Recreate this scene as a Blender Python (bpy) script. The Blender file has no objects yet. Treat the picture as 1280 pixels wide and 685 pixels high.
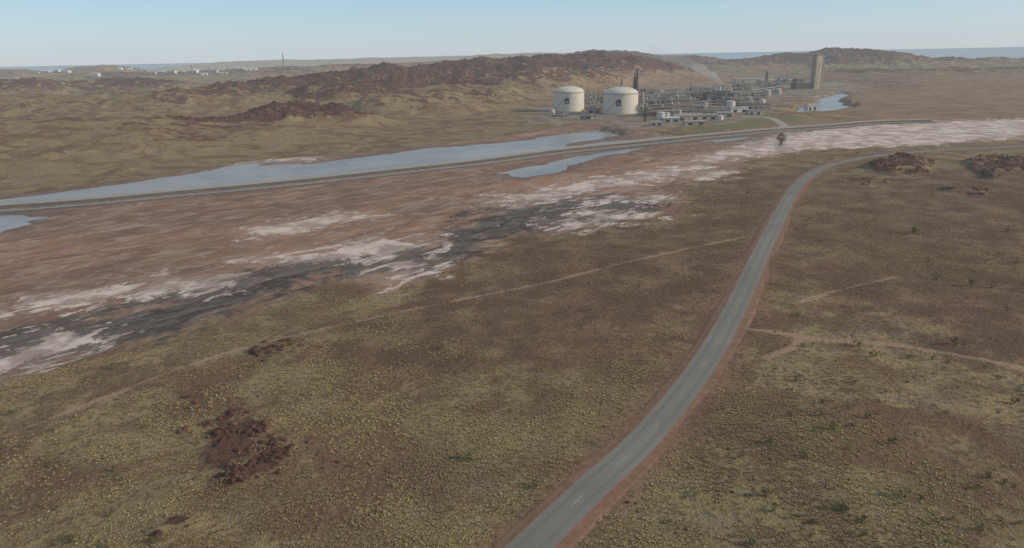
import bpy, math, random
import numpy as np
from mathutils import Vector, Matrix
R = random.Random(7); RN = np.random.RandomState(11)
scene = bpy.context.scene
# ------------------------------------------------------------------ camera
CH=65.0; FPX=865.0; PITCH=math.atan(272/865.0); ROLL=math.radians(1.12)
F=np.array([0,math.cos(PITCH),-math.sin(PITCH)]); U0=np.array([0,math.sin(PITCH),math.cos(PITCH)]); X0=np.array([1.,0,0])
RS=math.cos(ROLL)*X0-math.sin(ROLL)*U0; US=math.sin(ROLL)*X0+math.cos(ROLL)*U0
cam=bpy.data.cameras.new("camera"); co=bpy.data.objects.new("camera",cam); scene.collection.objects.link(co)
cam.lens=FPX/1280*36; cam.sensor_width=36; cam.clip_end=200000; cam.clip_start=1
M=Matrix(((RS[0],US[0],-F[0],0),(RS[1],US[1],-F[1],0),(RS[2],US[2],-F[2],CH),(0,0,0,1)))
co.matrix_world=M; scene.camera=co
scene.view_settings.view_transform='Standard'; scene.view_settings.look='None'; scene.view_settings.exposure=0
def ray(px,py):
    return F+(px-640)/FPX*RS+(342.5-py)/FPX*US
def G(px,py,z=0.5):
    d=ray(px,py); t=(z-CH)/d[2]; return (d[0]*t,d[1]*t)
def D(px,py,fwd):
    d=ray(px,py); t=fwd/d[1]; return (d[0]*t,fwd,CH+d[2]*t)
# ------------------------------------------------------------------ noise
TAB=RN.rand(512,512)
def vn(x,y,seed=0):
    x=x+seed*37.7; y=y+seed*91.3
    xi=np.floor(x).astype(np.int64); yi=np.floor(y).astype(np.int64)
    fx=x-xi; fy=y-yi; fx=fx*fx*(3-2*fx); fy=fy*fy*(3-2*fy)
    a=TAB[xi&511,yi&511]; b=TAB[(xi+1)&511,yi&511]; c=TAB[xi&511,(yi+1)&511]; d=TAB[(xi+1)&511,(yi+1)&511]
    return ((a+(b-a)*fx)*(1-fy)+(c+(d-c)*fx)*fy)*2-1
def fbm(x,y,o=4,seed=0,g=0.5):
    s=0;a=1;n=0
    for i in range(o):
        s=s+a*vn(x,y,seed+i*3); n+=a; a*=g; x=x*2.03+y*0.1; y=y*2.01-x*0.07
    return s/n
def ridged(x,y,o=5,seed=0):
    s=0;a=1;n=0
    for i in range(o):
        s=s+a*(1-np.abs(vn(x,y,seed+i*5))*2); n+=a; a*=0.55; x=x*2.1+y*0.13; y=y*2.05-x*0.11
    return s/n
def ss(v,a,b):
    t=np.clip((v-a)/(b-a),0,1); return t*t*(3-2*t)
def sd_poly(x,y,P,pad=60.):
    P=np.array(P); out=np.full(x.shape,float(pad))
    m=(x>P[:,0].min()-pad)&(x<P[:,0].max()+pad)&(y>P[:,1].min()-pad)&(y<P[:,1].max()+pad)
    if not m.any(): return out
    xs=x[m];ys=y[m]; d2=np.full(xs.shape,1e18); ins=np.zeros(xs.shape,bool)
    for i in range(len(P)):
        ax,ay=P[i];bx,by=P[(i+1)%len(P)]
        ex=bx-ax;ey=by-ay; t=np.clip(((xs-ax)*ex+(ys-ay)*ey)/(ex*ex+ey*ey+1e-9),0,1)
        d2=np.minimum(d2,(xs-ax-t*ex)**2+(ys-ay-t*ey)**2)
        if ay!=by: ins^=((ay>ys)!=(by>ys))&(xs<(ex)*(ys-ay)/(ey)+ax)
    d=np.sqrt(d2); out[m]=np.where(ins,-d,np.minimum(d,pad)); return out
def d_line(x,y,L,pad=60.):
    L=np.array(L)[:,:2]; out=np.full(x.shape,float(pad))
    m=(x>L[:,0].min()-pad)&(x<L[:,0].max()+pad)&(y>L[:,1].min()-pad)&(y<L[:,1].max()+pad)
    if not m.any(): return out
    xs=x[m];ys=y[m]; d2=np.full(xs.shape,pad*pad)
    for i in range(len(L)-1):
        ax,ay=L[i];bx,by=L[i+1];ex=bx-ax;ey=by-ay
        t=np.clip(((xs-ax)*ex+(ys-ay)*ey)/(ex*ex+ey*ey+1e-9),0,1)
        d2=np.minimum(d2,(xs-ax-t*ex)**2+(ys-ay-t*ey)**2)
    out[m]=np.sqrt(d2); return out
def GP(l,z=0.5): return [G(a,b,z) for a,b in l]
def smooth_line(P,step=3.0):
    P=[np.array(p,float) for p in P]; P=[2*P[0]-P[1]]+P+[2*P[-1]-P[-2]]; o=[]
    for i in range(1,len(P)-2):
        p0,p1,p2,p3=P[i-1:i+3]; n=max(2,int(np.linalg.norm(p2-p1)/step))
        for k in range(n):
            t=k/n; o.append(0.5*((2*p1)+(-p0+p2)*t+(2*p0-5*p1+4*p2-p3)*t*t+(-p0+3*p1-3*p2+p3)*t**3))
    o.append(P[-2]); return np.array(o)
# ------------------------------------------------------------------ site map (metres)
FLAT=GP([(-200,520),(0,475),(90,450),(190,425),(300,385),(375,360),(430,347),(480,357),(545,347),(565,327),(605,310),(640,292),(700,292),(760,286),(830,270),(845,250),(885,225),(925,214),(945,200),(1000,190),(1090,185),(1180,182),(1280,174),(1700,150),(1700,112),(1280,147),(1180,148),(1100,148),(1000,156),(930,163),(870,169),(820,170),(770,162),(735,158),(690,163),(600,174),(500,187),(420,194),(300,203),(180,221),(60,240),(0,246),(-200,270)])
WAT=[GP(p,0) for p in (
 [(-200,290),(0,259),(120,249),(230,238),(400,222),(500,211),(620,198),(690,187),(715,180),(780,170),(752,162),(725,164),(690,170),(640,177),(560,184),(480,194),(400,204),(300,207),(200,224),(100,237),(0,248),(-200,274)],
 [(625,219),(655,209),(690,203),(722,195),(775,186),(800,184),(780,190),(752,197),(725,206),(690,216),(650,221)],
 [(690,185),(760,177),(830,170),(905,168),(960,171),(890,177),(810,181),(740,187)],
 [(-200,300),(-60,272),(0,266),(42,267),(36,279),(0,289),(-200,330)],
 [(985,141),(1005,134),(1022,123),(1045,117),(1067,118),(1052,127),(1068,137),(1030,141),(1000,143)],
 )]
DARK=[GP(p) for p in (
 [(-200,450),(0,412),(100,396),(200,372),(290,347),(350,326),(450,318),(540,303),(590,275),(660,252),(760,243),(835,250),(830,268),(760,285),(700,293),(640,293),(560,330),(540,350),(430,345),(370,362),(300,387),(190,427),(90,452),(0,477),(-200,520)],
 [(372,345),(392,350),(398,385),(382,395),(372,370)],
 )]
PALE=[GP(p) for p in (
 [(850,208),(900,188),(960,170),(1060,158),(1180,152),(1280,148),(1700,118),(1700,146),(1280,170),(1200,179),(1100,184),(1000,188),(930,196),(880,208)],
 [(675,277),(735,268),(757,254),(765,264),(815,268),(808,276),(760,281),(722,291),(692,287)],
 [(300,326),(420,308),(520,297),(545,305),(480,320),(380,331)],
 [(455,352),(500,331),(545,330),(538,346),(490,357)],
 [(-100,480),(0,440),(60,422),(130,415),(125,431),(60,452),(0,472)],
 [(180,362),(250,348),(290,347),(280,358),(200,368)],
 [(255,198),(330,190),(405,187),(398,200),(300,208)],
 [(600,252),(700,231),(790,215),(870,205),(900,208),(830,222),(740,240),(650,258)],
 [(860,222),(905,212),(915,219),(880,226)],
 [(0,388),(180,348),(220,352),(90,384)],[(300,290),(420,268),(470,270),(340,296)],[(720,250),(830,246),(835,252),(740,257)],
 )]
PAD=GP([(650,152),(690,128),(760,116),(860,108),(960,103),(1060,103),(1085,112),(1000,122),(970,138),(955,146),(880,157),(800,162),(740,157),(690,156)],3)
BROWN=GP([(600,305),(840,272),(885,222),(960,208),(1010,212),(965,300),(920,380),(840,480),(760,520),(640,440),(560,460),(450,520),(400,470),(430,420),(560,372)],2)
BROWN2=GP([(1010,230),(1400,190),(1400,480),(1150,420),(1000,360)],2)
GREEN=GP([(865,166),(900,156),(960,145),(1000,148),(965,160),(905,168)],2)
REDP=[GP([(1075,108),(1280,98),(1700,80),(1700,118),(1280,148),(1180,149),(1090,146),(1060,128)],3),GP([(720,112),(800,100),(960,96),(1000,103),(860,110)],3)]
ROCKP=[GP(p,2.5) for p in ([(252,530),(298,518),(325,532),(345,578),(300,598),(275,565)],[(312,434),(350,420),(368,438),(335,446)],
  [(1082,208),(1122,196),(1168,206),(1150,216),(1095,214)],[(1203,203),(1262,197),(1330,215),(1240,224)],[(1175,236),(1230,234),(1226,244)],[(1060,222),(1090,222),(1085,230)],
  [(388,566),(410,563),(412,573),(392,574)],[(215,658),(235,655),(240,668),(220,670)],[(225,492),(248,490),(245,500)])]
ROADP=smooth_line([G(a,b,2.6) for a,b in [(470,900),(560,785),(660,686),(742,608),(796,560),(842,508),(881,455),(912,402),(937,350),(957,305),(975,267),(991,238),(1009,218),(1036,205),(1075,197),(1130,190),(1200,185),(1290,180),(1500,168)]],3)
CAUSE=smooth_line([G(a,b,2) for a,b in [(-250,284),(-80,264),(0,257),(110,249),(230,238),(360,226),(500,211),(600,200),(700,187),(790,178),(880,169),(960,162),(1030,157),(1090,152),(1160,150)]],8)
SPUR=smooth_line([G(a,b,2.5) for a,b in [(976,182),(977,170),(984,160),(972,151),(955,147),(930,146)]],5)
TRACKS=[smooth_line(GP(l,2.5),6) for l in ([(935,413),(975,418),(1040,428),(1110,433),(1190,446),(1290,466),(1400,490)],
  [(-60,560),(100,500),(260,440),(420,402),(560,372),(700,345),(820,318),(930,294)],[(1000,380),(1060,362),(1115,348)],[(1000,418),(990,436),(960,450)])]
HILLS=[ # points (px,py_top,dist), halfwidth, rockiness
 ([(-250,175,480),(0,160,540),(120,156,570),(240,158,610)],190,.2),
 ([(-100,128,800),(60,126,850),(200,125,880)],200,.5),
 ([(300,139,650),(345,132,680),(400,132,700),(440,142,700)],75,1.25),
 ([(215,160,600),(270,152,640),(300,155,640)],45,1.05),
 ([(-300,92,1250),(-60,106,1300),(20,102,1350),(90,106,1400),(140,101,1500),(220,110,1350)],200,.95),
 ([(190,126,900),(255,116,1030),(330,105,1130),(400,97,1220),(480,87,1300),(560,81,1400),(650,75,1500),(715,72,1600),(760,72,1750)],270,1.1),
 ([(400,107,1000),(480,103,1020),(560,101,1080),(600,107,1080)],140,1.0),
 ([(500,120,880),(560,114,950),(640,113,1050)],120,.45),
 ([(640,93,1300),(700,89,1400),(760,89,1500),(790,95,1500)],150,.7),
 ([(740,66,2500),(800,67,2600),(860,72,2600),(890,77,2500)],300,.9),
 ([(900,80,2300),(950,74,2300),(985,67,2300),(1035,63,2250),(1080,66,2200),(1110,73,2200),(1180,75,2150),(1290,76,2100),(1500,71,2000)],330,.9),
 ([(1090,89,1700),(1180,87,1700),(1300,89,1650),(1500,86,1600)],230,.7),
 ([(-200,92,2600),(0,90,2700),(60,92,2800)],300,.6),([(95,86,3000),(125,83,3000),(160,86,3000)],130,.4),
 ([(120,92,2300),(200,94,2300),(300,90,2400),(420,84,2500),(560,78,2600)],300,.6),
]
HILLS=[([D(a,b,c) for a,b,c in p],w,r) for p,w,r in HILLS]
FARH=[([D(a,b,c) for a,b,c in [(230,82,6300),(280,77,6400),(350,74,6300),(400,74,6300),(470,72,6300),(560,70,6300),(640,69,6300)]],420),
      ([D(a,b,c) for a,b,c in [(600,67,5200),(700,65,5200),(790,66,5200),(850,70,5200)]],300)]
def poly_h(x,y,P,w):
    best=np.zeros(x.shape); P=np.array(P)
    for i in range(len(P)-1):
        ax,ay,az=P[i];bx,by,bz=P[i+1];ex=bx-ax;ey=by-ay
        t=np.clip(((x-ax)*ex+(y-ay)*ey)/(ex*ex+ey*ey),0,1)
        d=np.sqrt((x-ax-t*ex)**2+(y-ay-t*ey)**2)
        s=1-ss(d,0,w); best=np.maximum(best,s*(az+(bz-az)*t))
    return best
def flow(x,y):
    return x*.69+y*.724, -x*.724+y*.69
def terrain(x,y,full=True):
    x=np.asarray(x,float); y=np.asarray(y,float); A={}
    r=np.hypot(x,y); u,v=flow(x,y)
    fl=sd_poly(x,y,FLAT,150.); fl=fl+8*fbm(u/50,v/25,4,4)
    A['sd_flat']=fl
    land=ss(fl,-2,70)
    z=0.55+0.10*fbm(u/60,v/14,3,2)+land*(2.0+1.2*fbm(x/90,y/90,3,9))
    wob=ss(r,500,900); hs=np.zeros(x.shape); rk=np.zeros(x.shape)
    wx=x+60*fbm(x/170,y/170,3,20)*(.4+.6*wob); wy=y+80*fbm(x/170,y/170,3,31)*(.4+.6*wob)
    far=r>330
    if far.any():
        a=wx[far]; b=wy[far]; X=x[far]; Y=y[far]; acc=np.zeros(a.shape); rr=np.zeros(a.shape)
        rg=ridged(X/85,Y/85,5,40); rs=fbm(X/300,Y/300,3,50); rg2=ridged(X/32,Y/32,4,44)
        for P,w,rock in HILLS:
            h=poly_h(a,b,P,w); hm=np.array(P)[:,2].mean()
            s=np.clip(h/max(hm,5),0,1)
            h=h+ss(s,0.1,.7)*rock*((8*(rg-.45)+3.5*(rg2-.4))*(hm/60+.3))
            acc=acc**4+np.maximum(h,0)**4; acc=acc**.25
            rr=np.maximum(rr,rock*ss(s,.15,.75))
        fr=r[far]; acc+= ss(fr,700,1500)*(4+5*rs)+ss(fr,500,900)*1.5*(rg+.5)
        acc+=ss(fr,420,600)*(1.2*rg2)*ss(acc,2,8)
        rr=np.maximum(rr,.30*ss(acc,3,10))+.35*fbm(X/120,Y/120,2,57)*ss(acc,3,10)
        hs[far]=acc; rk[far]=rr
    z=z+hs*ss(fl,0,110)
    bump=0.25*fbm(x/11,y/11,3,60)*land
    rd=d_line(x,y,ROADP,40.); A['d_road']=rd
    z=z+bump*ss(rd,6,14)
    ro=np.zeros(x.shape)
    for i,P in enumerate(ROCKP):
        s=sd_poly(x,y,P,15.); s=s+5*fbm(x/5,y/5,3,70+i); k=1-ss(s,-3,4); ro=np.maximum(ro,k*(.7+.7*fbm(x/3.5,y/3.5,3,72)))
        z=z+k*([1.0,.6,3.3,3.3,1.5,1,.4,.4,.4][i])*(.7+.6*fbm(x/6,y/6,3,75))
    A['rock']=np.maximum(rk*ss(fl,0,60),ro)
    pd=sd_poly(x,y,PAD,90.); A['sd_pad']=pd; k=1-ss(pd,0,80); z=z*(1-k)+3.0*k
    coast=ss(r+250*fbm(x/900,y/900,3,80),3700,4300); z=z*(1-coast)-8*coast
    q=r>4500
    if q.any():
        for P,w in FARH: z[q]=np.maximum(z[q],poly_h(wx[q],wy[q],P,w)*(1+.1*fbm(x[q]/200,y[q]/200,3,3))-1)
    wd=np.full(x.shape,60.)
    for P in WAT: wd=np.minimum(wd,sd_poly(x,y,P,60.))
    wd=wd+14*fbm(u/42,v/12,5,90,.62)+0.5
    dip=1-ss(wd,-6,8); z=z*(1-dip)+(-.5)*dip
    A['sd_wat']=wd
    if full:
        A['sd_dark']=np.minimum.reduce([sd_poly(x,y,P,40.) for P in DARK])
        A['sd_pale']=np.minimum.reduce([sd_poly(x,y,P,30.) for P in PALE])
        A['brown']=np.clip(1-ss(np.minimum(sd_poly(x,y,BROWN,40.),sd_poly(x,y,BROWN2,40.)),-25,35),0,1)
        A['green']=1-ss(sd_poly(x,y,GREEN,30.),-5,15)
        A['redp']=1-ss(np.minimum(sd_poly(x,y,REDP[0],80.),sd_poly(x,y,REDP[1],80.)),-30,60)
        A['d_track']=np.minimum.reduce([d_line(x,y,TRACKS[i],20.)+(0 if i in (0,3) else .5) for i in range(4)])
        A['d_spur']=d_line(x,y,SPUR,20.)
    return z,A
TT=np.exp(np.linspace(math.log(60),math.log(9000),900))
def hit(px,py):
    d=ray(px,py); t=TT/np.hypot(d[0],d[1]); X=d[0]*t;Y=d[1]*t;Zr=CH+d[2]*t
    z,_=terrain(X,Y,False); m=np.where(Zr<z)[0]
    if len(m)==0: i=len(t)-1
    else: i=m[0]
    return X[i],Y[i],float(z[i])
# ------------------------------------------------------------------ material helpers
class NT:
    def __init__(s,name,world=False):
        s.m=bpy.data.materials.new(name); s.m.use_nodes=True; s.t=s.m.node_tree; s.t.nodes.clear()
        s.out=s.t.nodes.new('ShaderNodeOutputMaterial')
    def n(s,ty,**k):
        o=s.t.nodes.new(ty)
        for a,b in k.items(): setattr(o,a,b)
        return o
    def put(s,sock,v):
        if isinstance(v,bpy.types.NodeSocket): s.t.links.new(v,sock)
        elif v is not None:
            if sock.type=='RGBA' and len(v)==3: v=(*v,1)
            sock.default_value=v
    def pos(s): return s.n('ShaderNodeNewGeometry').outputs['Position']
    def math(s,op,a,b=None,c=None):
        o=s.n('ShaderNodeMath',operation=op); s.put(o.inputs[0],a)
        if b is not None: s.put(o.inputs[1],b)
        if c is not None: s.put(o.inputs[2],c)
        return o.outputs[0]
    def mapv(s,v,scale=(1,1,1),rot=(0,0,0)):
        o=s.n('ShaderNodeMapping'); s.put(o.inputs[0],v); o.inputs['Rotation'].default_value=rot; o.inputs['Scale'].default_value=scale; return o.outputs[0]
    def noise(s,v,scale,detail=4,rough=.55,dist=0):
        o=s.n('ShaderNodeTexNoise'); s.put(o.inputs['Vector'],v); o.inputs['Scale'].default_value=scale; o.inputs['Detail'].default_value=detail; o.inputs['Roughness'].default_value=rough; o.inputs['Distortion'].default_value=dist; return o.outputs[0]
    def sm(s,v,a,b,c=0.,d=1.):
        o=s.n('ShaderNodeMapRange',interpolation_type='SMOOTHSTEP'); s.put(o.inputs[0],v)
        for i,q in enumerate((a,b,c,d)): o.inputs[i+1].default_value=q
        return o.outputs[0]
    def mix(s,f,a,b,mode='MIX'):
        o=s.n('ShaderNodeMix',data_type='RGBA',blend_type=mode); s.put(o.inputs[0],f); s.put(o.inputs[6],a); s.put(o.inputs[7],b); return o.outputs[2]
    def attr(s,name): return s.n('ShaderNodeAttribute',attribute_name=name).outputs['Fac']
    def off(s,n,k): return s.math('MULTIPLY',s.math('SUBTRACT',n,.5),k)
    def finish(s,col,rough=.9,bump=None,bs=.5,bd=.1,spec=.3,metal=0):
        p=s.n('ShaderNodeBsdfPrincipled'); s.put(p.inputs['Base Color'],col); s.put(p.inputs['Roughness'],rough); p.inputs['Specular IOR Level'].default_value=spec; s.put(p.inputs['Metallic'],metal)
        if bump is not None:
            b=s.n('ShaderNodeBump'); b.inputs['Strength'].default_value=bs; b.inputs['Distance'].default_value=bd; s.put(b.inputs['Height'],bump); s.t.links.new(b.outputs[0],p.inputs['Normal'])
        s.t.links.new(p.outputs[0],s.out.inputs[0]); return s.m
def simple(name,c,rough=.7,var=.25,scale=.4,spec=.3,metal=0):
    m=NT(name); n=m.noise(m.pos(),scale,4,.65); k=m.sm(n,.3,.7,1-var,1+var*.4)
    v=m.n('ShaderNodeMix',data_type='RGBA',blend_type='MULTIPLY'); v.inputs[0].default_value=1; v.inputs[6].default_value=(*c,1)
    cc=m.n('ShaderNodeCombineColor'); 
    for i in range(3): m.t.links.new(k,cc.inputs[i])
    m.t.links.new(cc.outputs[0],v.inputs[7]); return m.finish(v.outputs[2],rough,spec=spec,metal=metal)
# ------------------------------------------------------------------ ground material
def ground_mat():
    m=NT("ground_soil"); P=m.pos()
    FR=m.mapv(P,(1,1,1),(0,0,math.radians(-46.4))); FL=m.mapv(FR,(.2,1,1)); FM=m.mapv(FR,(.42,1,1))
    nb=m.noise(P,.012,4,.6); nm=m.noise(P,.07,5,.7); nf=m.noise(P,.9,3,.7); nff=m.noise(P,3.5,2,.7); n2=m.noise(P,.03,5,.68,1.5)
    st=m.noise(FL,.06,5,.65,.4); st2=m.noise(FM,.16,5,.72,.8); st3=m.noise(FL,.02,3,.6,.6)
    # grassland
    g=m.mix(m.sm(nm,.43,.57),(.335,.250,.122),(.190,.133,.074))
    g=m.mix(m.sm(nb,.42,.58,0,.75),g,(.275,.218,.100))
    g=m.mix(m.sm(n2,.47,.60,0,.85),g,(.168,.090,.058))
    g=m.mix(m.sm(n2,.46,.36,0,.6),g,(.25,.205,.150))
    br=m.mix(m.sm(nm,.40,.60),(.220,.128,.083),(.122,.072,.050))
    brown=m.sm(m.math('ADD',m.attr('brown'),m.off(nm,2.6)),.2,.95,0,.85)
    g=m.mix(brown,g,br)
    g=m.mix(m.math('MULTIPLY',m.attr('green'),.8),g,(.17,.17,.075))
    g=m.mix(m.math('MULTIPLY',m.attr('redp'),.85),g,m.mix(m.sm(n2,.38,.62),(.37,.235,.15),(.25,.155,.10)))
    g=m.mix(m.sm(nf,.47,.64,0,.7),g,(.090,.057,.036)); g=m.mix(m.sm(nff,.52,.70,0,.55),g,(.38,.29,.16))
    # rocky hills
    rn=m.noise(P,.035,6,.72,.8)
    rock=m.mix(m.sm(rn,.40,.60),(.062,.030,.024),(.150,.074,.053))
    rock=m.mix(m.sm(nf,.4,.7,0,.6),rock,(.045,.026,.021))
    rk=m.math('ADD',m.attr('rock'),m.math('ADD',m.off(rn,3.4),m.off(nm,1.6)))
    g=m.mix(m.sm(rk,.55,.78,0,.95),g,rock)
    # tracks / verge
    tr=m.math('ADD',m.attr('d_track'),m.math('ADD',m.off(nm,4),m.off(nf,1.5))); g=m.mix(m.sm(tr,.4,1.8,.85,0),g,(.40,.26,.175))
    rd=m.math('ADD',m.attr('d_road'),m.math('ADD',m.off(nm,13),m.off(nf,6)))
    g=m.mix(m.sm(rd,3.3,9,.75,0),g,m.mix(m.sm(nf,.4,.6),(.29,.158,.100),(.19,.107,.072)))
    # pad
    pdn=m.math('ADD',m.attr('sd_pad'),m.off(n2,120))
    g=m.mix(m.sm(pdn,-12,12,.85,0),g,m.mix(m.sm(n2,.4,.6),(.32,.26,.19),(.20,.155,.12)))
    # tidal flat
    f=m.mix(m.sm(st,.41,.59),(.355,.195,.120),(.228,.128,.086))
    f=m.mix(m.sm(st3,.44,.56,0,.7),f,(.195,.118,.085))
    f=m.mix(m.sm(nm,.42,.60,0,.35),f,(.33,.215,.15))
    f=m.mix(m.sm(st2,.51,.61,0,.5),f,(.47,.345,.262))
    f=m.mix(m.sm(n2,.54,.64,0,.5),f,(.42,.305,.235))
    f=m.mix(m.sm(st2,.47,.38,0,.45),f,(.14,.095,.075))
    dk=m.math('ADD',m.attr('sd_dark'),m.math('ADD',m.math('ADD',m.off(st,60),m.off(st2,35)),m.off(n2,70)))
    f=m.mix(m.sm(dk,-7,6,.92,0),f,m.mix(m.sm(st2,.38,.62),(.055,.047,.041),(.150,.130,.110)))
    pl=m.math('ADD',m.attr('sd_pale'),m.math('ADD',m.math('ADD',m.off(st2,95),m.off(st,10)),m.math('ADD',m.off(n2,65),m.off(nf,14))))
    f=m.mix(m.sm(pl,-7,4,.9,0),f,m.mix(m.sm(nm,.42,.58),(.74,.615,.52),(.42,.32,.265)))
    wt=m.math('ADD',m.attr('sd_wat'),m.off(st,40))
    f=m.mix(m.sm(wt,2,18,.7,0),f,(.155,.115,.093))
    fl=m.math('ADD',m.attr('sd_flat'),m.math('ADD',m.off(nm,32),m.off(st2,35)))
    fm=m.sm(fl,-4,7,1,0)
    c=m.mix(fm,g,f)
    c=m.mix(m.sm(m.attr('d_spur'),3,5,.9,0),c,(.40,.345,.28))
    bumph=m.math('MULTIPLY',m.math('ADD',nf,m.math('MULTIPLY',nff,.5)),m.sm(fm,0,1,1,.05))
    return m.finish(c,.95,bumph,.9,.4,.1)
# ------------------------------------------------------------------ ground mesh
ang=np.concatenate([np.linspace(-47,47,1000),np.linspace(47,313,60)[1:-1]]); ang=np.radians(ang)
rad=np.concatenate([np.linspace(2,40,10)[:-1],np.exp(np.linspace(math.log(40),math.log(8000),840)),np.exp(np.linspace(math.log(8000),math.log(90000),14))[1:]])
AA,RR=np.meshgrid(ang,rad); gx=(np.sin(AA)*RR).ravel(); gy=(np.cos(AA)*RR).ravel()
gz,GA=terrain(gx,gy)
na=len(ang); nr=len(rad); i=np.arange(nr-1)[:,None]; j=np.arange(na)[None,:]; j2=(j+1)%na
quads=np.stack([i*na+j,i*na+j2,(i+1)*na+j2,(i+1)*na+j],-1).reshape(-1,4)[:,::-1]
def mk_mesh(name,V,Q):
    me=bpy.data.meshes.new(name); me.vertices.add(len(V)); me.vertices.foreach_set('co',np.asarray(V,np.float32).ravel())
    k=Q.shape[1]; me.loops.add(Q.size); me.loops.foreach_set('vertex_index',Q.astype(np.int32).ravel()); me.polygons.add(len(Q)); me.polygons.foreach_set('loop_start',np.arange(0,Q.size,k,dtype=np.int32))
    me.update(calc_edges=True); return me
gme=mk_mesh("ground",np.stack([gx,gy,gz],1),quads)
for k,v in GA.items():
    a=gme.attributes.new(k,'FLOAT','POINT'); a.data.foreach_set('value',v.astype(np.float32))
gme.polygons.foreach_set('use_smooth',np.ones(len(quads),bool))
gob=bpy.data.objects.new("ground",gme); scene.collection.objects.link(gob); gme.materials.append(ground_mat())
# ------------------------------------------------------------------ water
def water_mat(name,c,rough,bs,sc,spec=.5):
    m=NT(name); P=m.mapv(m.pos(),(1,1.6,1)); n=m.noise(P,sc,3,.6); n2=m.noise(m.pos(),.012,4,.6,1)
    col=m.mix(m.sm(n2,.40,.60),c,tuple(q*.65 for q in c))
    return m.finish(col,rough,n,bs,.15,spec)
wm=water_mat("lagoon_water",(.30,.27,.24),.25,.3,.6,.45)
V=[(-900,150,0),(1800,150,0),(1800,1900,0),(-900,1900,0)]
me=mk_mesh("tidal_water",np.array(V,float),np.array([[0,1,2,3]])); me.materials.append(wm)
o=bpy.data.objects.new("tidal_water",me); scene.collection.objects.link(o)
an=np.radians(np.linspace(0,360,97)[:-1]); V=[];Q=[]
for rr in (3300,20000,120000):
    for a in an: V.append((math.sin(a)*rr,math.cos(a)*rr,-.5))
for k in range(2):
    for q in range(96): Q.append((k*96+q,(k+1)*96+q,(k+1)*96+(q+1)%96,k*96+(q+1)%96))
me=mk_mesh("sea",np.array(V),np.array(Q)); me.materials.append(water_mat("sea_water",(.14,.29,.40),.5,.5,.05))
o=bpy.data.objects.new("sea",me); scene.collection.objects.link(o)
# ------------------------------------------------------------------ mesh builder
class MB:
    def __init__(s): s.v=[];s.f=[];s.mi=[]
    def add(s,vs,fs,m):
        b=len(s.v); s.v+= [tuple(v) for v in vs]
        for f in fs: s.f.append([b+i for i in f]); s.mi.append(m)
    def box(s,c,d,m=0,rot=0):
        x,y,z=c;a,b,h=d[0]/2,d[1]/2,d[2]; ca,sa=math.cos(rot),math.sin(rot)
        vs=[(x+ca*i*a-sa*j*b,y+sa*i*a+ca*j*b,z+k*h) for k in (0,1) for i,j in ((-1,-1),(1,-1),(1,1),(-1,1))]
        s.add(vs,[(3,2,1,0),(4,5,6,7),(0,1,5,4),(1,2,6,5),(2,3,7,6),(3,0,4,7)],m)
    def cyl(s,p0,p1,r0,r1=None,n=12,m=0):
        r1=r0 if r1 is None else r1; p0=Vector(p0);p1=Vector(p1); d=(p1-p0).normalized()
        a=d.orthogonal().normalized(); b=d.cross(a); vs=[]
        for p,r in ((p0,r0),(p1,r1)):
            for k in range(n):
                t=2*math.pi*(k+.5)/n; vs.append(p+a*math.cos(t)*r+b*math.sin(t)*r)
        s.add(vs,[(k,(k+1)%n,n+(k+1)%n,n+k) for k in range(n)]+[tuple(range(n))[::-1],tuple(range(n,2*n))],m)
    def beam(s,p0,p1,w,m=0): s.cyl(p0,p1,w*.7,None,4,m)
    def dome(s,c,r,h,n=32,m=0,rings=6):
        vs=[];fs=[]
        for i in range(rings):
            t=i/rings*math.pi/2; 
            for k in range(n): a=2*math.pi*k/n; vs.append((c[0]+r*math.cos(t)*math.cos(a),c[1]+r*math.cos(t)*math.sin(a),c[2]+h*math.sin(t)))
        vs.append((c[0],c[1],c[2]+h))
        for i in range(rings-1):
            for k in range(n): fs.append((i*n+k,i*n+(k+1)%n,(i+1)*n+(k+1)%n,(i+1)*n+k))
        for k in range(n): fs.append(((rings-1)*n+k,(rings-1)*n+(k+1)%n,rings*n))
        s.add(vs,fs,m)
    def lattice(s,c,w0,w1,h,n,t,m=0):
        x,y,z=c; L=[]
        for k in range(n+1):
            w=(w0+(w1-w0)*k/n)/2; L.append([(x+i*w,y+j*w,z+h*k/n) for i,j in ((-1,-1),(1,-1),(1,1),(-1,1))])
        for k in range(n):
            for q in range(4):
                s.beam(L[k][q],L[k+1][q],t,m); s.beam(L[k][q],L[k+1][(q+1)%4],t*.6,m); s.beam(L[k+1][q],L[k+1][(q+1)%4],t*.6,m)
    def obj(s,name,loc,mats,rot=0):
        me=bpy.data.meshes.new(name); me.from_pydata(s.v,[],s.f); me.update()
        for m in mats: me.materials.append(m)
        me.polygons.foreach_set('material_index',s.mi); o=bpy.data.objects.new(name,me); o.location=loc; o.rotation_euler=(0,0,rot); scene.collection.objects.link(o); return o
m_cream=simple("cream_painted_steel",(.64,.585,.49),.5,.08,.15)
m_grey=simple("grey_steel",(.25,.24,.22),.6,.35,.3); m_dark=simple("dark_steel",(.095,.085,.078),.6,.4,.3); m_lt=simple("galvanised_cladding",(.38,.365,.335),.5,.25,.2)
m_tan=simple("tan_cladding",(.40,.34,.26),.7,.2,.1); m_white=simple("white_paint",(.60,.575,.53),.5,.15,.2); m_conc=simple("concrete",(.34,.30,.255),.85,.25,.1)
m_blue=simple("logo_dark_blue",(.05,.06,.075),.5,.1,.3); m_rust=simple("rusty_steel",(.22,.11,.07),.8,.4,.3); m_roof=simple("green_grey_roof",(.30,.32,.30),.6,.15,.1)
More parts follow.
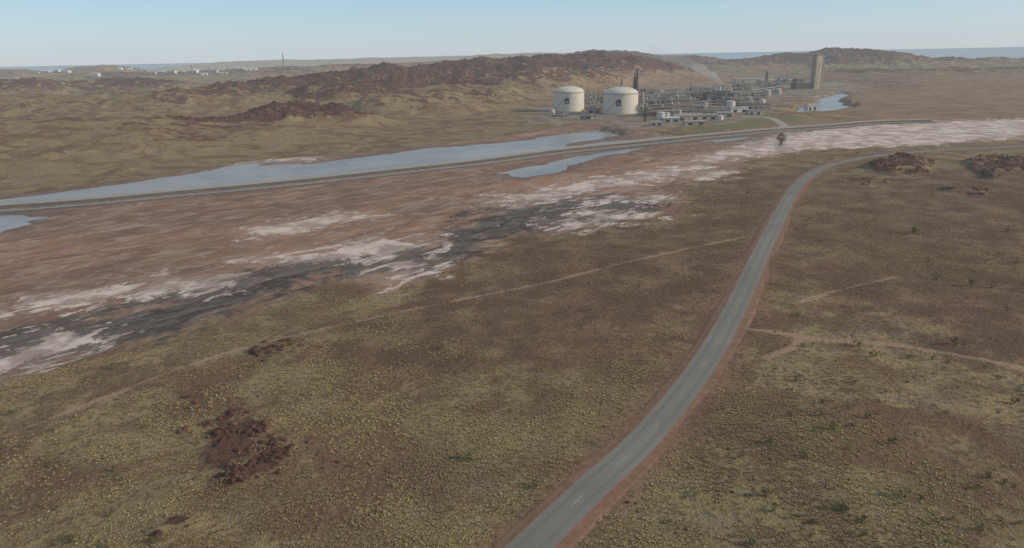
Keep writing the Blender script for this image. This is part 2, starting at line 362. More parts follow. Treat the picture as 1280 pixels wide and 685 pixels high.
m_win=simple("window_dark",(.03,.035,.04),.2,.1,.3); m_prill=simple("sandstone_concrete",(.50,.41,.31),.85,.2,.15); m_wh2=simple("white_cladding",(.80,.78,.74),.5,.1,.2)
PM=[m_grey,m_dark,m_lt,m_tan,m_white,m_conc,m_rust,m_cream]
# tanks
def tank(px,py,wpx,hpx,logo=True):
    x,y,z=hit(px,py); s=math.hypot(x,y)/FPX*1.0; r=wpx/2*s; H=hpx*s; wall=H*.76
    b=MB(); b.cyl((0,0,-.5),(0,0,.6),r+1.2,None,48,1); b.cyl((0,0,.6),(0,0,wall),r,None,48,0); b.dome((0,0,wall),r,H-wall,48,0,8)
    b.cyl((0,0,wall-.5),(0,0,wall+.25),r+.35,None,48,2)
    for k in range(48):
        a=2*math.pi*k/48; a2=2*math.pi*(k+1)/48
        for zz in (.6,1.1):b.beam(((r+.3)*math.cos(a),(r+.3)*math.sin(a),wall+zz),((r+.3)*math.cos(a2),(r+.3)*math.sin(a2),wall+zz),.06,2)
        b.beam(((r+.3)*math.cos(a),(r+.3)*math.sin(a),wall),((r+.3)*math.cos(a),(r+.3)*math.sin(a),wall+1.1),.06,2)
    b.cyl((0,0,H-1),(0,0,H+1.2),1.6,None,12,2); b.box((3,0,H-.8),(4,1.5,1.2),2)
    for k in range(8):
        a=math.radians(200+k*9); zz=wall*k/8; a2=math.radians(200+(k+1)*9)
        b.beam(((r+.6)*math.cos(a),(r+.6)*math.sin(a),zz),((r+.6)*math.cos(a2),(r+.6)*math.sin(a2),zz+wall/8),.3,7)
    if logo:
        a0=math.atan2(-y,-x)-.12; hw=2.7/r; vs=[];n=6
        for zz in (wall*.42,wall*.42+6.5):
            for k in range(n+1): a=a0+hw*(2*k/n-1); vs.append(((r+.06)*math.cos(a),(r+.06)*math.sin(a),zz))
        b.add(vs,[(k,k+1,n+2+k,n+1+k) for k in range(n)],3)
        vs=[]
        for zz in (wall*.42+1.6,wall*.42+2.8):
            for k in range(n+1): a=a0+hw*.5*(2*k/n-1); vs.append(((r+.12)*math.cos(a),(r+.12)*math.sin(a),zz))
        b.add(vs,[(k,k+1,n+2+k,n+1+k) for k in range(n)],4)
    o=b.obj("storage_tank",(x,y,z),[m_cream,m_conc,m_lt,m_blue,m_white,m_conc,m_rust,m_tan])
    return o
tank(711,138.5,37,29); tank(775.5,142,41,31)
# process units
def unit(px,py,w,d,h,seed,name="process_structure",dens=1.):
    q=random.Random(seed); x,y,z=hit(px,py); b=MB(); nx=max(2,int(w/6)); ny=max(2,int(d/6)); fl=max(1,int(h/5))
    cm=q.choice([0,0,1,2])
    for i in range(nx+1):
        for j in range(ny+1):
            hh=h if q.random()<.75 else h*.6
            b.beam((-w/2+w*i/nx,-d/2+d*j/ny,0),(-w/2+w*i/nx,-d/2+d*j/ny,hh),.4,cm)
    for k in range(1,fl+1):
        zz=h*k/fl; ww=w*(1 if k<fl or q.random()<.5 else .6)
        b.box((0,0,zz),(ww,d,.35),q.choice([0,1,0])); 
        for j in (-1,1):
            b.beam((-ww/2,j*d/2,zz+1.2),(ww/2,j*d/2,zz+1.2),.12,cm)
            for i in range(nx): 
                if q.random()<.4: b.beam((-w/2+w*i/nx,j*d/2,zz-h/fl),(-w/2+w*(i+1)/nx,j*d/2,zz),.2,cm)
        for i in range(int((2+w/6)*dens)):
            vx=q.uniform(-w/2+1,w/2-1); vy=q.uniform(-d/2,d/2); rr=q.uniform(.5,1.6); mm=q.choice([0,2,1,3,0,6,7,1])
            if q.random()<.5: b.cyl((vx,vy,zz-h/fl),(vx,vy,zz-h/fl+q.uniform(2,5)),rr,None,10,mm)
            else: L=q.uniform(2,5); b.cyl((vx-L/2,vy,zz-h/fl+1.8),(vx+L/2,vy,zz-h/fl+1.8),rr,None,10,mm)
    for i in range(int(3*dens)):
        vx=q.uniform(-w/2,w/2); b.cyl((vx,q.uniform(-d/2,d/2),0),(vx,q.uniform(-d/2,d/2)*0+d*.1,h*q.uniform(1.0,1.4)),q.uniform(.3,.9),None,8,q.choice([0,2,3,7]))
    for i in range(4):
        zz=q.uniform(1,h); b.cyl((-w/2-2,-d/2-.5-i*.3,zz),(w/2+2,-d/2-.5-i*.3,zz),.3,None,6,q.choice([2,3,0]))
    return b.obj(name,(x,y,z),PM,q.uniform(-.2,.2))
def shed(px,py,w,d,h,mats,rot=0,name="industrial_shed",doors=2):
    x,y,z=hit(px,py); b=MB(); b.box((0,0,-.5),(w,d,h+.5),0); g=h*.18+.4
    b.add([(-w/2-.4,-d/2-.4,h+.02),(w/2+.4,-d/2-.4,h+.02),(w/2+.4,d/2+.4,h+.02),(-w/2-.4,d/2+.4,h+.02),(-w/2-.4,0,h+g),(w/2+.4,0,h+g)],[(0,1,5,4),(2,3,4,5),(0,4,3),(1,2,5),(3,2,1,0)],1)
    for k in range(doors):
        b.box((-w/2+w*(k+.5)/doors,-d/2-.05,0),(min(4,w/doors*.5),.12,h*.6),2)
    n=int(w/4)
    for k in range(n): b.box((-w/2+w*(k+.5)/n,-d/2-.04,h*.7),(1.6,.1,h*.12),2)
    for k in range(max(1,int(w/10))): b.cyl((-w/2+w*(k+.5)/max(1,int(w/10)),0,h+g-.3),(-w/2+w*(k+.5)/max(1,int(w/10)),0,h+g+.8),.5,None,8,0)
    return b.obj(name,(x,y,z),[mats[0],mats[1],m_win],rot)
def rack(pa,pb,h=7,name="pipe_rack"):
    a=hit(*pa); c=hit(*pb); v=Vector((c[0]-a[0],c[1]-a[1],0)); L=v.length; b=MB(); n=max(2,int(L/8))
    for k in range(n+1):
        for j in (-2.5,2.5): b.beam((L*k/n,j,0),(L*k/n,j,h),.35,0)
        for zz in (h*.6,h): b.beam((L*k/n,-2.8,zz),(L*k/n,2.8,zz),.3,0)
    for zz in (h*.6,h):
        for j in range(7): b.cyl((0,-2.2+j*.72,zz+.4),(L,-2.2+j*.72,zz+.4),R.uniform(.15,.32),None,6,R.choice([2,3,2,7,6]))
    return b.obj(name,a,PM,math.atan2(v.y,v.x))
def column(px,py,h,r,lat=False,name="distillation_column",mat=1):
    x,y,z=hit(px,py); b=MB()
    b.cyl((0,0,0),(0,0,h),r,r*.9,16,mat); b.dome((0,0,h),r*.9,r*.7,16,mat,3)
    for k in range(1,int(h/7)): b.cyl((0,0,k*7),(0,0,k*7+.3),r+1.1,None,12,0); b.cyl((0,0,k*7+1.1),(0,0,k*7+1.2),r+1.15,None,12,0)
    b.cyl((r+.6,0,0),(r+.6,0,h*.95),.35,None,6,2)
    if lat: b.lattice((0,0,0),r*2+6,r*2+2,h*.9,9,.45,1)
    return b.obj(name,(x,y,z),PM)
def stack(px,py,h,r,name="flare_stack"):
    x,y,z=hit(px,py); b=MB(); b.lattice((0,0,0),r*7,r*3,h*.92,12,.35,1); b.cyl((0,0,0),(0,0,h),r,r*.8,10,1); b.cyl((0,0,h),(0,0,h+2),r*1.4,r*1.2,10,2); b.box((0,0,h*.9),(r*5,r*5,.3),0)
    return b.obj(name,(x,y,z),PM)
column(795,137,44,1.5); stack(792,137,40,.5); column(776,134,33,1.0); column(763,133,24,1.0,mat=2); column(803,139,20,1.3,mat=3); column(821,136,17,1.2,mat=2); column(748,133,19,.9,mat=0); column(845,131,20,1.0,mat=3); column(870,129,18,1.1,mat=0)
stack(957,112,31,.9); stack(806,152,16,.3,"light_mast")
K=[(735,131,20,14,14),(748,129,22,14,11),(762,132,16,12,17),(783,129,24,14,17),(806,133,24,16,13),(822,131,22,16,10),(838,130,24,16,14),(852,133,20,14,12),(866,127,26,14,12),(884,131,28,18,16),(903,131,30,18,17),(916,126,20,14,12),(930,121,30,14,9),(946,125,24,14,10),(830,142,24,12,7),(850,140,20,12,8),(872,139,26,12,6),(893,141,24,12,6),(925,133,24,12,7),(945,137,26,10,6),(965,114,30,18,13),(978,110,24,18,17),(812,145,14,8,5),(842,122,22,14,11),(868,119,26,14,12),(900,118,30,14,13),(925,113,30,14,12),(700,146,16,6,4),(735,149,14,6,4),(812,124,24,12,14),
 (740,137,18,10,9),(752,139,16,10,7),(803,145,14,10,9),(815,138,18,12,11),(828,136,20,10,12),(845,135,20,10,10),(860,134,18,10,9),(800,127,20,12,18),(888,124,24,14,15),(912,133,18,12,10)]
for i,k in enumerate(K): unit(*k,seed=100+i)
shed(897,131,34,16,13,(m_grey,m_dark),.1,"compressor_building"); shed(858,150,28,11,4.5,(m_tan,m_lt),.1); shed(884,149,18,9,4,(m_tan,m_roof),.05); shed(838,152,16,8,3.5,(m_lt,m_white),.1); shed(905,146,16,8,4,(m_tan,m_roof),0)
shed(922,140,20,9,4.5,(m_white,m_lt),.15); shed(868,156,20,6,3,(m_conc,m_tan),.1,"site_office"); shed(942,143,14,8,4,(m_lt,m_grey),.1); shed(820,157,10,6,3,(m_lt,m_conc),0,"site_office"); shed(742,141,14,8,4,(m_lt,m_grey),0,"switch_room"); shed(1013,137,12,8,5,(m_white,m_lt),.2,"pump_house"); shed(968,107,60,22,10,(m_tan,m_lt),.05,"storage_shed"); shed(935,104,60,20,8,(m_tan,m_roof),.05,"storage_shed")
rack((812,140),(955,130)); rack((820,146),(900,144),5); rack((800,128),(905,121),9); rack((727,137),(757,136),5); rack((905,125),(985,113),8)
def small_tank(px,py,r,h,m=4):
    x,y,z=hit(px,py); b=MB(); b.cyl((0,0,0),(0,0,h),r,None,24,m); b.dome((0,0,h),r,r*.25,24,m,3); b.cyl((0,0,h-.2),(0,0,h+.1),r+.15,None,24,0); b.beam((r+.2,0,0),(r+.2,0,h),.3,0); b.obj("storage_tank",(x,y,z),PM)
for a in [(826,149,4,6),(833,148,3,5),(913,136,5,8),(935,129,5,7,2),(952,131,4,6),(958,120,6,8,2),(972,118,5,7,2),(880,135,4,7),(848,146,3,6,3),(900,150,3,4),(1010,136,3,4),(690,143,3,5)]: small_tank(*a)
# prilling tower and building
x,y,z=hit(1019,111); s=math.hypot(x,y)/FPX; w=8.0*s; h=34.5*s; b=MB()
b.box((0,0,-1),(w,w,h+1),0)
for k in range(1,8): b.box((0,0,h*k/8),(w+.3,w+.3,.35),1)
for i in (-1,1):
    for j in (-1,1): b.box((i*w/2,j*w/2,0),(1.1,1.1,h+.6),1)
b.box((0,0,h),(w*.98,w*.98,2.4),2); b.box((-w*.2,0,h+2.4),(w*.4,w*.5,1.6),1)
for k in range(7): b.box((-w*.2,-w/2-.06,h*(k+.4)/8),(1.6,.14,1.8),3)
b.lattice((-w/2-1.4,0,0),2.2,2.2,h,14,.2,2)
b.obj("prilling_tower",(x,y,z),[m_prill,m_tan,m_grey,m_win],.2)
x,y,z=hit(1000,111.5); b=MB(); b.box((0,0,-1),(26,16,12),0); b.box((-4,2,11),(13,12,6),0); b.box((8,0,11),(9,9,3),1); b.box((-4,2,17),(14,13,.5),2)
for k in range(5): b.box((-10+5*k,-8.06,3),(2.5,.14,2),3); b.box((-10+5*k,-8.06,7.5),(2.5,.14,2),3)
b.cyl((9,3,11),(9,3,20),.7,None,10,2); b.box((0,0,11),(26.5,16.5,.4),2)
b.obj("granulation_building",(x,y,z),[m_dark,m_grey,m_lt,m_win],.2)
# conveyor
a=hit(925,109); c=hit(985,111); b=MB(); v=Vector((c[0]-a[0],c[1]-a[1],0)); L=v.length
b.cyl((0,0,3),(L,0,15),1.3,None,4,2)
for k in range(1,9): b.beam((L*k/9,-1.6,0),(L*k/9,0,3+12*k/9),.4,0); b.beam((L*k/9,1.6,0),(L*k/9,0,3+12*k/9),.4,0)
b.obj("conveyor",a,PM,math.atan2(v.y,v.x))
# light poles
for px,py in [(690,150),(720,152),(760,154),(790,155),(830,158),(870,151),(910,152),(940,148),(895,138),(858,136)]:
    x,y,z=hit(px,py); b=MB(); b.cyl((0,0,0),(0,0,11),.16,.1,6,0); b.beam((0,0,10.9),(1.6,0,11.3),.12,0); b.box((1.8,0,11.2),(.8,.35,.2),2); b.obj("light_pole",(x,y,z),PM,R.uniform(0,6))
# distant township / facility on the left
for i,(px,py) in enumerate([(58,91),(72,90),(83,91),(150,89),(162,88),(178,91),(190,93),(205,90),(215,92),(232,91),(243,92),(255,94),(268,92),(280,94),(120,96),(300,88),(315,89),(45,93)]):
    shed(px,py,R.uniform(16,36),R.uniform(10,16),R.uniform(5,9),(R.choice([m_lt,m_white,m_wh2]),R.choice([m_wh2,m_white,m_conc])),R.uniform(-.3,.3),"warehouse")
for px,py,w,h in [(355,84,5,44),(241,92,4,26),(262,93,4,22),(285,92,4,22)]:
    x,y,z=hit(px,py); b=MB(); b.lattice((0,0,0),w*1.0,w*.4,h,9,.6,0); b.cyl((0,0,h),(0,0,h+6),.5,None,6,2); b.obj("lattice_mast",(x,y,z-1),PM)
# ------------------------------------------------------------------ ribbons
def ribbon(name,L,prof,zf,mats,pm,closed=False):
    L=np.array(L); T=np.gradient(L[:,:2],axis=0); T/=np.linalg.norm(T,axis=1)[:,None]; N=np.stack([T[:,1],-T[:,0]],1)
    Z=zf(L[:,0],L[:,1]) if callable(zf) else np.full(len(L),float(zf)); b=MB(); k=len(prof)
    V=[(L[i,0]+N[i,0]*o,L[i,1]+N[i,1]*o,Z[i]+h) for i in range(len(L)) for o,h in prof]
    b.v=V
    for i in range(len(L)-1):
        for j in range(k-1): b.f.append([i*k+j,i*k+j+1,(i+1)*k+j+1,(i+1)*k+j]); b.mi.append(pm[j])
    o=b.obj(name,(0,0,0),mats); a=o.data.attributes.new('off','FLOAT','POINT'); a.data.foreach_set('value',np.array([p[0] for p in prof]*len(L),np.float32)); return o
def zroad(x,y):
    z=terrain(x,y,False)[0]; k=9; zp=np.pad(z,(k,k),mode='edge'); return np.convolve(zp,np.ones(2*k+1)/(2*k+1),'valid')
def asphalt():
    m=NT("asphalt"); P=m.pos(); n=m.noise(P,3,5,.7); b=m.noise(P,.08,4,.6); d=m.math('ABSOLUTE',m.attr('off'))
    c=m.mix(m.sm(b,.35,.65),(.245,.230,.192),(.200,.190,.163)); c=m.mix(m.sm(n,.45,.7,0,.5),c,(.28,.264,.222))
    w=m.math('ABSOLUTE',m.math('SUBTRACT',d,1.35)); c=m.mix(m.sm(m.math('ADD',w,m.off(b,.6)),.1,.6,.5,0),c,(.165,.159,.142))
    c=m.mix(m.sm(m.math('ADD',d,m.off(n,1.2)),2.2,2.8,0,.7),c,(.27,.19,.14))
    return m.finish(c,.95,n,.3,.02,.15)
def gravel(name,a,b_,s=.6):
    m=NT(name); P=m.pos(); n=m.noise(P,s,5,.7); b=m.noise(P,.1,4,.6); c=m.mix(m.sm(n,.35,.65),a,b_); c=m.mix(m.sm(b,.4,.65,0,.5),c,b_); return m.finish(c,.95,n,.7,.2,.1)
ma=asphalt(); mg=gravel("red_gravel",(.29,.17,.112),(.20,.12,.08)); mp=simple("road_paint",(.46,.45,.41),.7,.5,.8)
ribbon("road",ROADP,[(-6.5,-.5),(-4.2,.10),(-2.75,.22),(-1.4,.25),(0,.27),(1.4,.25),(2.75,.22),(4.2,.10),(6.5,-.5)],zroad,[ma,mg],[1,1,0,0,0,0,1,1])
ZR=zroad(ROADP[:,0],ROADP[:,1])
T=np.gradient(ROADP,axis=0); T/=np.linalg.norm(T,axis=1)[:,None]; N=np.stack([T[:,1],-T[:,0]],1)
b=MB()
for i in range(len(ROADP)-1):
    if i%4>=1: continue
    vs=[]
    for q in (i,i+1):
        for e in (-.05,.05): vs.append((ROADP[q,0]+N[q,0]*e,ROADP[q,1]+N[q,1]*e,ZR[q]+.274))
    b.add(vs,[(0,1,3,2)],0)
b.obj("road_markings",(0,0,0),[mp])
mc=gravel("causeway_gravel",(.44,.39,.32),(.34,.30,.25)); mr=gravel("rock_armour",(.085,.072,.063),(.15,.13,.112),.9)
ribbon("causeway",CAUSE,[(-10,-1),(-4.4,2.6),(-3.8,2.7),(3.0,2.7),(3.6,2.6),(7.5,.9),(9.6,.9),(10.0,1.35),(12.4,1.35),(16.5,-1)],0,[mc,mr],[1,0,0,0,1,1,1,0,1])
Lp=CAUSE; T=np.gradient(Lp,axis=0); T/=np.linalg.norm(T,axis=1)[:,None]; N=np.stack([T[:,1],-T[:,0]],1); b=MB()
for i in range(len(Lp)-1):
    p=Lp[i]+N[i]*8.0; q=Lp[i+1]+N[i+1]*8.0
    b.cyl((p[0],p[1],1.5),(q[0],q[1],1.5),.28,None,8,6)
    b.cyl((p[0]+N[i][0]*1.0,p[1]+N[i][1]*1.0,1.45),(q[0]+N[i+1][0]*1.0,q[1]+N[i+1][1]*1.0,1.45),.22,None,8,0)
    b.box((p[0]+N[i][0]*.5,p[1]+N[i][1]*.5,.8),(.4,1.7,.45),5,math.atan2(N[i][1],N[i][0])+math.pi/2)
b.obj("pipeline",(0,0,0),PM)
# ------------------------------------------------------------------ instancing
def scatter(name,pts,scl,variants):
    me=bpy.data.meshes.new(name); n=len(pts); me.vertices.add(n); me.vertices.foreach_set('co',np.asarray(pts,np.float32).ravel())
    for k,v,t in (('scl',scl,'FLOAT'),('rz',RN.rand(n)*6.283,'FLOAT')):
        a=me.attributes.new(k,t,'POINT'); a.data.foreach_set('value',np.asarray(v,np.float32))
    a=me.attributes.new('vi','INT','POINT'); a.data.foreach_set('value',RN.randint(0,len(variants),n).astype(np.int32))
    o=bpy.data.objects.new(name,me); scene.collection.objects.link(o)
    col=bpy.data.collections.new(name+"_source")
    for v in variants: col.objects.link(v)
    ng=bpy.data.node_groups.new(name+"_instances",'GeometryNodeTree'); ng.interface.new_socket('Geometry',in_out='INPUT',socket_type='NodeSocketGeometry'); ng.interface.new_socket('Geometry',in_out='OUTPUT',socket_type='NodeSocketGeometry')
    N_=ng.nodes; L=ng.links; gi=N_.new('NodeGroupInput'); go=N_.new('NodeGroupOutput'); ip=N_.new('GeometryNodeInstanceOnPoints'); ci=N_.new('GeometryNodeCollectionInfo')
    ci.inputs[0].default_value=col; ci.inputs[1].default_value=True; ci.inputs[2].default_value=True
    def na(k,t):
        q=N_.new('GeometryNodeInputNamedAttribute'); q.data_type=t; q.inputs[0].default_value=k; return q.outputs[0]
    cx=N_.new('ShaderNodeCombineXYZ'); L.new(na('rz','FLOAT'),cx.inputs[2])
    L.new(gi.outputs[0],ip.inputs['Points']); L.new(ci.outputs[0],ip.inputs['Instance']); ip.inputs['Pick Instance'].default_value=True
    L.new(na('vi','INT'),ip.inputs['Instance Index']); L.new(cx.outputs[0],ip.inputs['Rotation']); L.new(na('scl','FLOAT'),ip.inputs['Scale']); L.new(ip.outputs[0],go.inputs[0])
    md=o.modifiers.new("instances",'NODES'); md.node_group=ng; return o
def src(name,b,mat):
    me=bpy.data.meshes.new(name); me.from_pydata(b.v,[],b.f); me.materials.append(mat); return bpy.data.objects.new(name,me)
def inst_mat(name,a,b_,c_):
    m=NT(name); r=m.n('ShaderNodeObjectInfo').outputs['Random']; n=m.noise(m.pos(),.04,2,.6)
    c=m.mix(r,a,b_); c=m.mix(m.sm(n,.44,.58,0,.85),c,c_); return m.finish(c,.9,spec=.1)
def tuft(seed):
    q=random.Random(seed); b=MB()
    for k in range(18):
        a=q.uniform(0,6.283); e=q.uniform(.1,1.1); L=q.uniform(.3,.5); r0=q.uniform(0,.22); w=.06
        bx,by=math.cos(a)*r0,math.sin(a)*r0; ex,ey,ez=bx+math.cos(a)*math.cos(e)*L,by+math.sin(a)*math.cos(e)*L,math.sin(e)*L*.8
        px,py=-math.sin(a)*w,math.cos(a)*w; mx,my,mz=bx+(ex-bx)*.5,by+(ey-by)*.5,ez*.7+.03
        b.add([(bx-px,by-py,.0),(bx+px,by+py,.0),(mx+px,my+py,mz),(mx-px,my-py,mz),(ex,ey,ez)],[(0,1,2,3),(3,2,4)],0)
    return b
gm=inst_mat("spinifex",(.36,.285,.125),(.47,.375,.185),(.29,.20,.12))
tv=[src("spinifex_tuft",tuft(i),gm) for i in range(5)]
n=290000; rr=60*np.exp(RN.rand(n)**1.0*math.log(400/60)); aa=np.radians(RN.uniform(-44,44,n)); X=np.sin(aa)*rr; Y=np.cos(aa)*rr
Z,A=terrain(X,Y); cl=fbm(X/7,Y/7,3,200)*1.1+fbm(X/40,Y/40,3,210)*1.5
keep=(A['sd_flat']>3)&(A['d_road']>4.4+6*RN.rand(n))&(A['d_track']>1.4)&(A['rock']<.5)&(A['sd_wat']>5)&(RN.rand(n)<.38+.9*cl-.18*A['brown'])
X=X[keep];Y=Y[keep];Z=Z[keep]; rr=rr[keep]
scatter("spinifex_grass",np.stack([X,Y,Z-.03],1),(.25+.6*RN.rand(len(X))**1.6)*(1+.3*ss(rr,150,400)),tv)
# shrubs
def shrub(seed):
    q=random.Random(seed); b=MB()
    for k in range(5): a=q.uniform(0,6.28); b.cyl((0,0,-.1),(math.cos(a)*.5,math.sin(a)*.5,q.uniform(.5,.9)),.05,.02,5,0)
    cl=[(q.gauss(0,.42),q.gauss(0,.42),q.uniform(.35,1.1),q.uniform(.2,.42)) for _ in range(9)]
    for k in range(260):
        cx,cy,cz,r=q.choice(cl); d=Vector((q.gauss(0,1),q.gauss(0,1),q.gauss(0,1))).normalized()*r*q.uniform(.5,1.1); p=Vector((cx,cy,cz))+d
        if p.z<0: continue
        u=Vector((q.gauss(0,1),q.gauss(0,1),q.gauss(0,1))).normalized(); w=u.orthogonal().normalized(); s=q.uniform(.05,.11)
        b.add([p-u*s,p+w*s*.6,p+u*s,p-w*s*.6],[(0,1,2,3)],0)
    return b
sm_=inst_mat("shrub_leaves",(.12,.125,.055),(.18,.165,.075),(.11,.105,.055))
sv=[src("shrub_bush",shrub(50+i),sm_) for i in range(4)]
n=4200; rr=70*np.exp(RN.rand(n)*math.log(550/70)); aa=np.radians(RN.uniform(-44,44,n)); X=np.sin(aa)*rr;Y=np.cos(aa)*rr; Z,A=terrain(X,Y)
cl=fbm(X/35,Y/35,3,230); keep=(A['sd_flat']>6)&(A['d_road']>8)&(A['d_track']>2)&(A['sd_wat']>8)&(RN.rand(n)<.03+.22*cl+.12*(X>Y*.42))
P=list(np.stack([X[keep],Y[keep],Z[keep]],1)); S=list(.35+.75*RN.rand(len(P))**2.2)
for px,py,s in [(590,575,1.5),(668,610,1.1),(1130,622,1.5),(955,622,1.3),(1075,655,1.1),(1142,292,2.2),(1160,330,1.6),(1215,358,2),(1240,360,1.6),(1170,350,1.6),(1105,230,2.2),(835,260,2.0),(1270,330,1.8),(400,568,.9),(15,520,1.3),(1195,432,1.5),(1040,540,1.3),(975,183,2.5)]:
    q=hit(px,py); P.append(np.array(q)); S.append(s*.9)
scatter("shrubs",np.array(P),S,sv)
x,y,z=hit(976,181); b=MB(); q=random.Random(5)
b.cyl((0,0,-.3),(.3,.1,3.5),.35,.2,8,1)
cl=[]
for k in range(7):
    a=k*.9+q.uniform(0,.5); e=(math.cos(a)*2.0,math.sin(a)*2.0,q.uniform(3.5,7)); b.cyl((.3*.7,.05,2.2+q.random()),e,.16,.06,6,1); cl.append((*e,q.uniform(1.2,2.0)))
cl.append((0,0,7.5,1.8)); cl.append((0,0,2,1.6)); cl.append((.8,0,3.5,1.8))
for k in range(1900):
    cx,cy,cz,r=q.choice(cl); d=Vector((q.gauss(0,1),q.gauss(0,1),q.gauss(0,.8))).normalized()*r*q.uniform(.3,1.05); p=Vector((cx,cy,cz))+d
    u=Vector((q.gauss(0,1),q.gauss(0,1),q.gauss(0,1))).normalized(); w=u.orthogonal().normalized(); s=q.uniform(.15,.32); b.add([p-u*s,p+w*s*.6,p+u*s,p-w*s*.6],[(0,1,2,3)],0)
b.obj("tree",(x,y,z),[simple("dry_foliage",(.25,.165,.10),.9,.4,1),simple("bark",(.13,.09,.07),.9,.3,2)])
# rocks
import bmesh
def rock(seed):
    q=random.Random(seed); bm=bmesh.new(); bmesh.ops.create_icosphere(bm,subdivisions=1,radius=.5)
    for v in bm.verts: v.co*=q.uniform(.6,1.25); v.co.z*=.75; v.co.x*=1.15
    b=MB(); b.v=[tuple(v.co) for v in bm.verts]; b.f=[[v.index for v in f.verts] for f in bm.faces]; bm.free(); return b
rm=inst_mat("red_rock",(.105,.048,.036),(.21,.100,.072),(.075,.040,.032))
rv=[src("boulder",rock(80+i),rm) for i in range(6)]
P=[];S=[]
for Pp,cnt in zip(ROCKP,(1500,320,1900,2600,600,240,70,70,70)):
    Pp=np.array(Pp); X=RN.uniform(Pp[:,0].min()-4,Pp[:,0].max()+4,cnt*2); Y=RN.uniform(Pp[:,1].min()-4,Pp[:,1].max()+4,cnt*2); Z,A=terrain(X,Y,False); k=(A['rock']>.2)&(RN.rand(len(X))<.35+1.1*np.clip(fbm(X/4,Y/4,2,300),-.3,1))
    P.append(np.stack([X,Y,Z],1)[k]); S.append(.25+1.3*RN.rand(k.sum())**2.5)
n=5000; rr=65*np.exp(RN.rand(n)*math.log(330/65)); aa=np.radians(RN.uniform(-42,42,n)); X=np.sin(aa)*rr;Y=np.cos(aa)*rr; Z,A=terrain(X,Y,False)
k=(A['sd_flat']>5)&(A['d_road']>6)&(fbm(X/16,Y/16,3,310)>.22); P.append(np.stack([X,Y,Z],1)[k]); S.append(.15+.5*RN.rand(k.sum())**3)
n=70000; rr=500*np.exp(RN.rand(n)*math.log(1700/500)); aa=np.radians(RN.uniform(-42,12,n)); X=np.sin(aa)*rr;Y=np.cos(aa)*rr; Z,A=terrain(X,Y,False)
k=(A['rock']+.4*fbm(X/30,Y/30,4,320)>.72)&(A['sd_pad']>20); P.append(np.stack([X,Y,Z],1)[k]); S.append(.8+3.2*RN.rand(k.sum())**3)
scatter("boulders",np.concatenate(P),np.concatenate(S),rv)
# ------------------------------------------------------------------ steam: a plume that thins as it drifts left
x,y,z=hit(906,118); s=math.hypot(x,y)/FPX
def puff(name,t0,t1,n,dens,seed):
    q=random.Random(seed); bm=bmesh.new()
    for k in range(n):
        t=t0+(t1-t0)*k/(n-1); mtx=Matrix.Translation((-34*s*t**1.1+q.uniform(-1.5,1.5),q.uniform(-3,3),8+25*s*(t**.7)*(1 if t<1 else .97)+q.uniform(-1,1)))@Matrix.Diagonal((1.15,1,.75,1)); bmesh.ops.create_icosphere(bm,subdivisions=3,radius=(2.+6.*min(t,1.6))*s*.7+1,matrix=mtx)
    for v in bm.verts: v.co+=Vector((math.sin(v.co.z*.5),math.cos(v.co.x*.4),math.sin(v.co.x*.6)))*1.5
    me=bpy.data.meshes.new(name); bm.to_mesh(me); bm.free(); o=bpy.data.objects.new(name,me); scene.collection.objects.link(o)
    rmh=o.modifiers.new("merge",'REMESH'); rmh.mode='VOXEL'; rmh.voxel_size=1.5
    m=NT(name); v=m.n('ShaderNodeVolumeScatter'); v.inputs['Color'].default_value=(.97,.97,.97,1); v.inputs['Density'].default_value=dens; m.t.links.new(v.outputs[0],m.out.inputs['Volume']); me.materials.append(m.m); return o
pe=bpy.data.objects.new("steam_plume",None); pe.location=(x,y,z); scene.collection.objects.link(pe)
for o in (puff("dense_steam",0,.55,8,.05,3),puff("drifting_steam",.45,1.05,8,.022,4),puff("thin_steam",.9,2.3,11,.007,5)): o.parent=pe
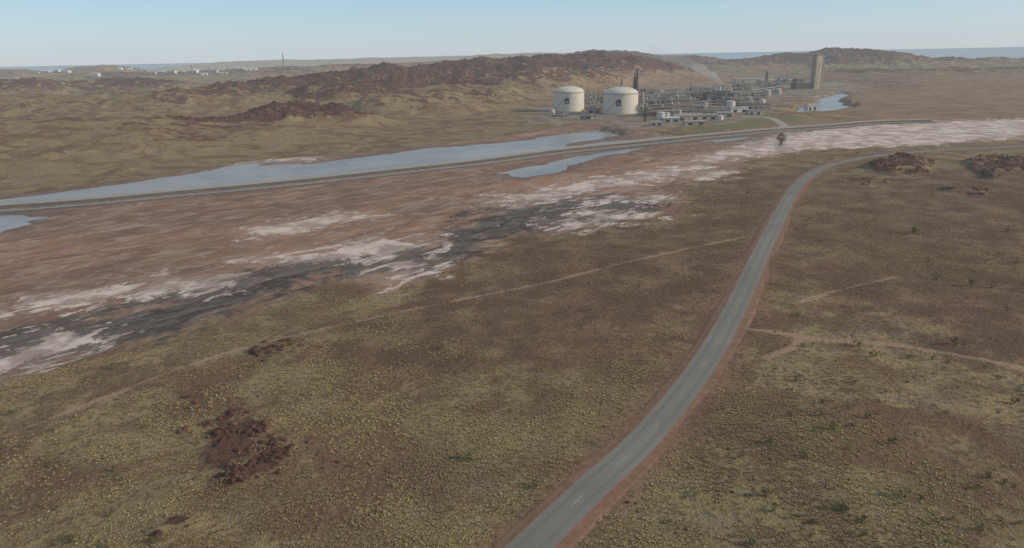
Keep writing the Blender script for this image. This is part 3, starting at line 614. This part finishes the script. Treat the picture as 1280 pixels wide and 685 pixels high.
# ------------------------------------------------------------------ haze (absorbs and glows with scattered daylight)
SIG=.000105
b=MB(); b.box((0,0,-30),(11000,11000,190),0); m=NT("haze"); v=m.n('ShaderNodeVolumeAbsorption'); v.inputs['Color'].default_value=(0,0,0,1); v.inputs['Density'].default_value=SIG
e=m.n('ShaderNodeEmission'); e.inputs[0].default_value=(.54,.58,.61,1); e.inputs[1].default_value=SIG; ad=m.n('ShaderNodeAddShader'); m.t.links.new(v.outputs[0],ad.inputs[0]); m.t.links.new(e.outputs[0],ad.inputs[1]); m.t.links.new(ad.outputs[0],m.out.inputs['Volume'])
b.obj("atmospheric_haze",(0,0,0),[m.m])
# ------------------------------------------------------------------ light
EL,AZ=math.radians(24),math.radians(101); WS=.13
w=bpy.data.worlds.new("World"); scene.world=w; w.use_nodes=True; nt=w.node_tree; bg=nt.nodes['Background']; sk=nt.nodes.new('ShaderNodeTexSky'); sk.sky_type='NISHITA'; sk.sun_disc=False; sk.sun_elevation=EL; sk.sun_rotation=AZ; sk.air_density=1.0; sk.dust_density=.6; sk.ozone_density=3.0; sk.altitude=100
tc=nt.nodes.new('ShaderNodeTexCoord'); sx=nt.nodes.new('ShaderNodeSeparateXYZ'); cr=nt.nodes.new('ShaderNodeValToRGB'); nt.links.new(tc.outputs['Generated'],sx.inputs[0]); nt.links.new(sx.outputs[2],cr.inputs[0])
els=cr.color_ramp.elements; els[0].position=0; els[0].color=(.59,.70,.78,1); els[1].position=1; els[1].color=(.24,.30,.42,1)
e=els.new(.09); e.color=(.34,.60,.80,1); e=els.new(.2); e.color=(.42,.51,.58,1); e=els.new(.4); e.color=(.32,.40,.48,1)
sc=nt.nodes.new('ShaderNodeVectorMath'); sc.operation='SCALE'; sc.inputs['Scale'].default_value=1/WS; nt.links.new(cr.outputs[0],sc.inputs[0])
mx=nt.nodes.new('ShaderNodeMix'); mx.data_type='RGBA'; mx.inputs[0].default_value=.7; nt.links.new(sk.outputs[0],mx.inputs[6]); nt.links.new(sc.outputs[0],mx.inputs[7])
nt.links.new(mx.outputs[2],bg.inputs[0]); bg.inputs[1].default_value=WS
sl=bpy.data.lights.new("sun",'SUN'); sl.energy=3.2; sl.angle=math.radians(.5); sl.color=(1,.87,.70); so=bpy.data.objects.new("sun",sl); scene.collection.objects.link(so)
d=Vector((math.sin(AZ)*math.cos(EL),math.cos(AZ)*math.cos(EL),math.sin(EL))); so.rotation_euler=d.to_track_quat('Z','Y').to_euler(); so.location=(0,0,500)
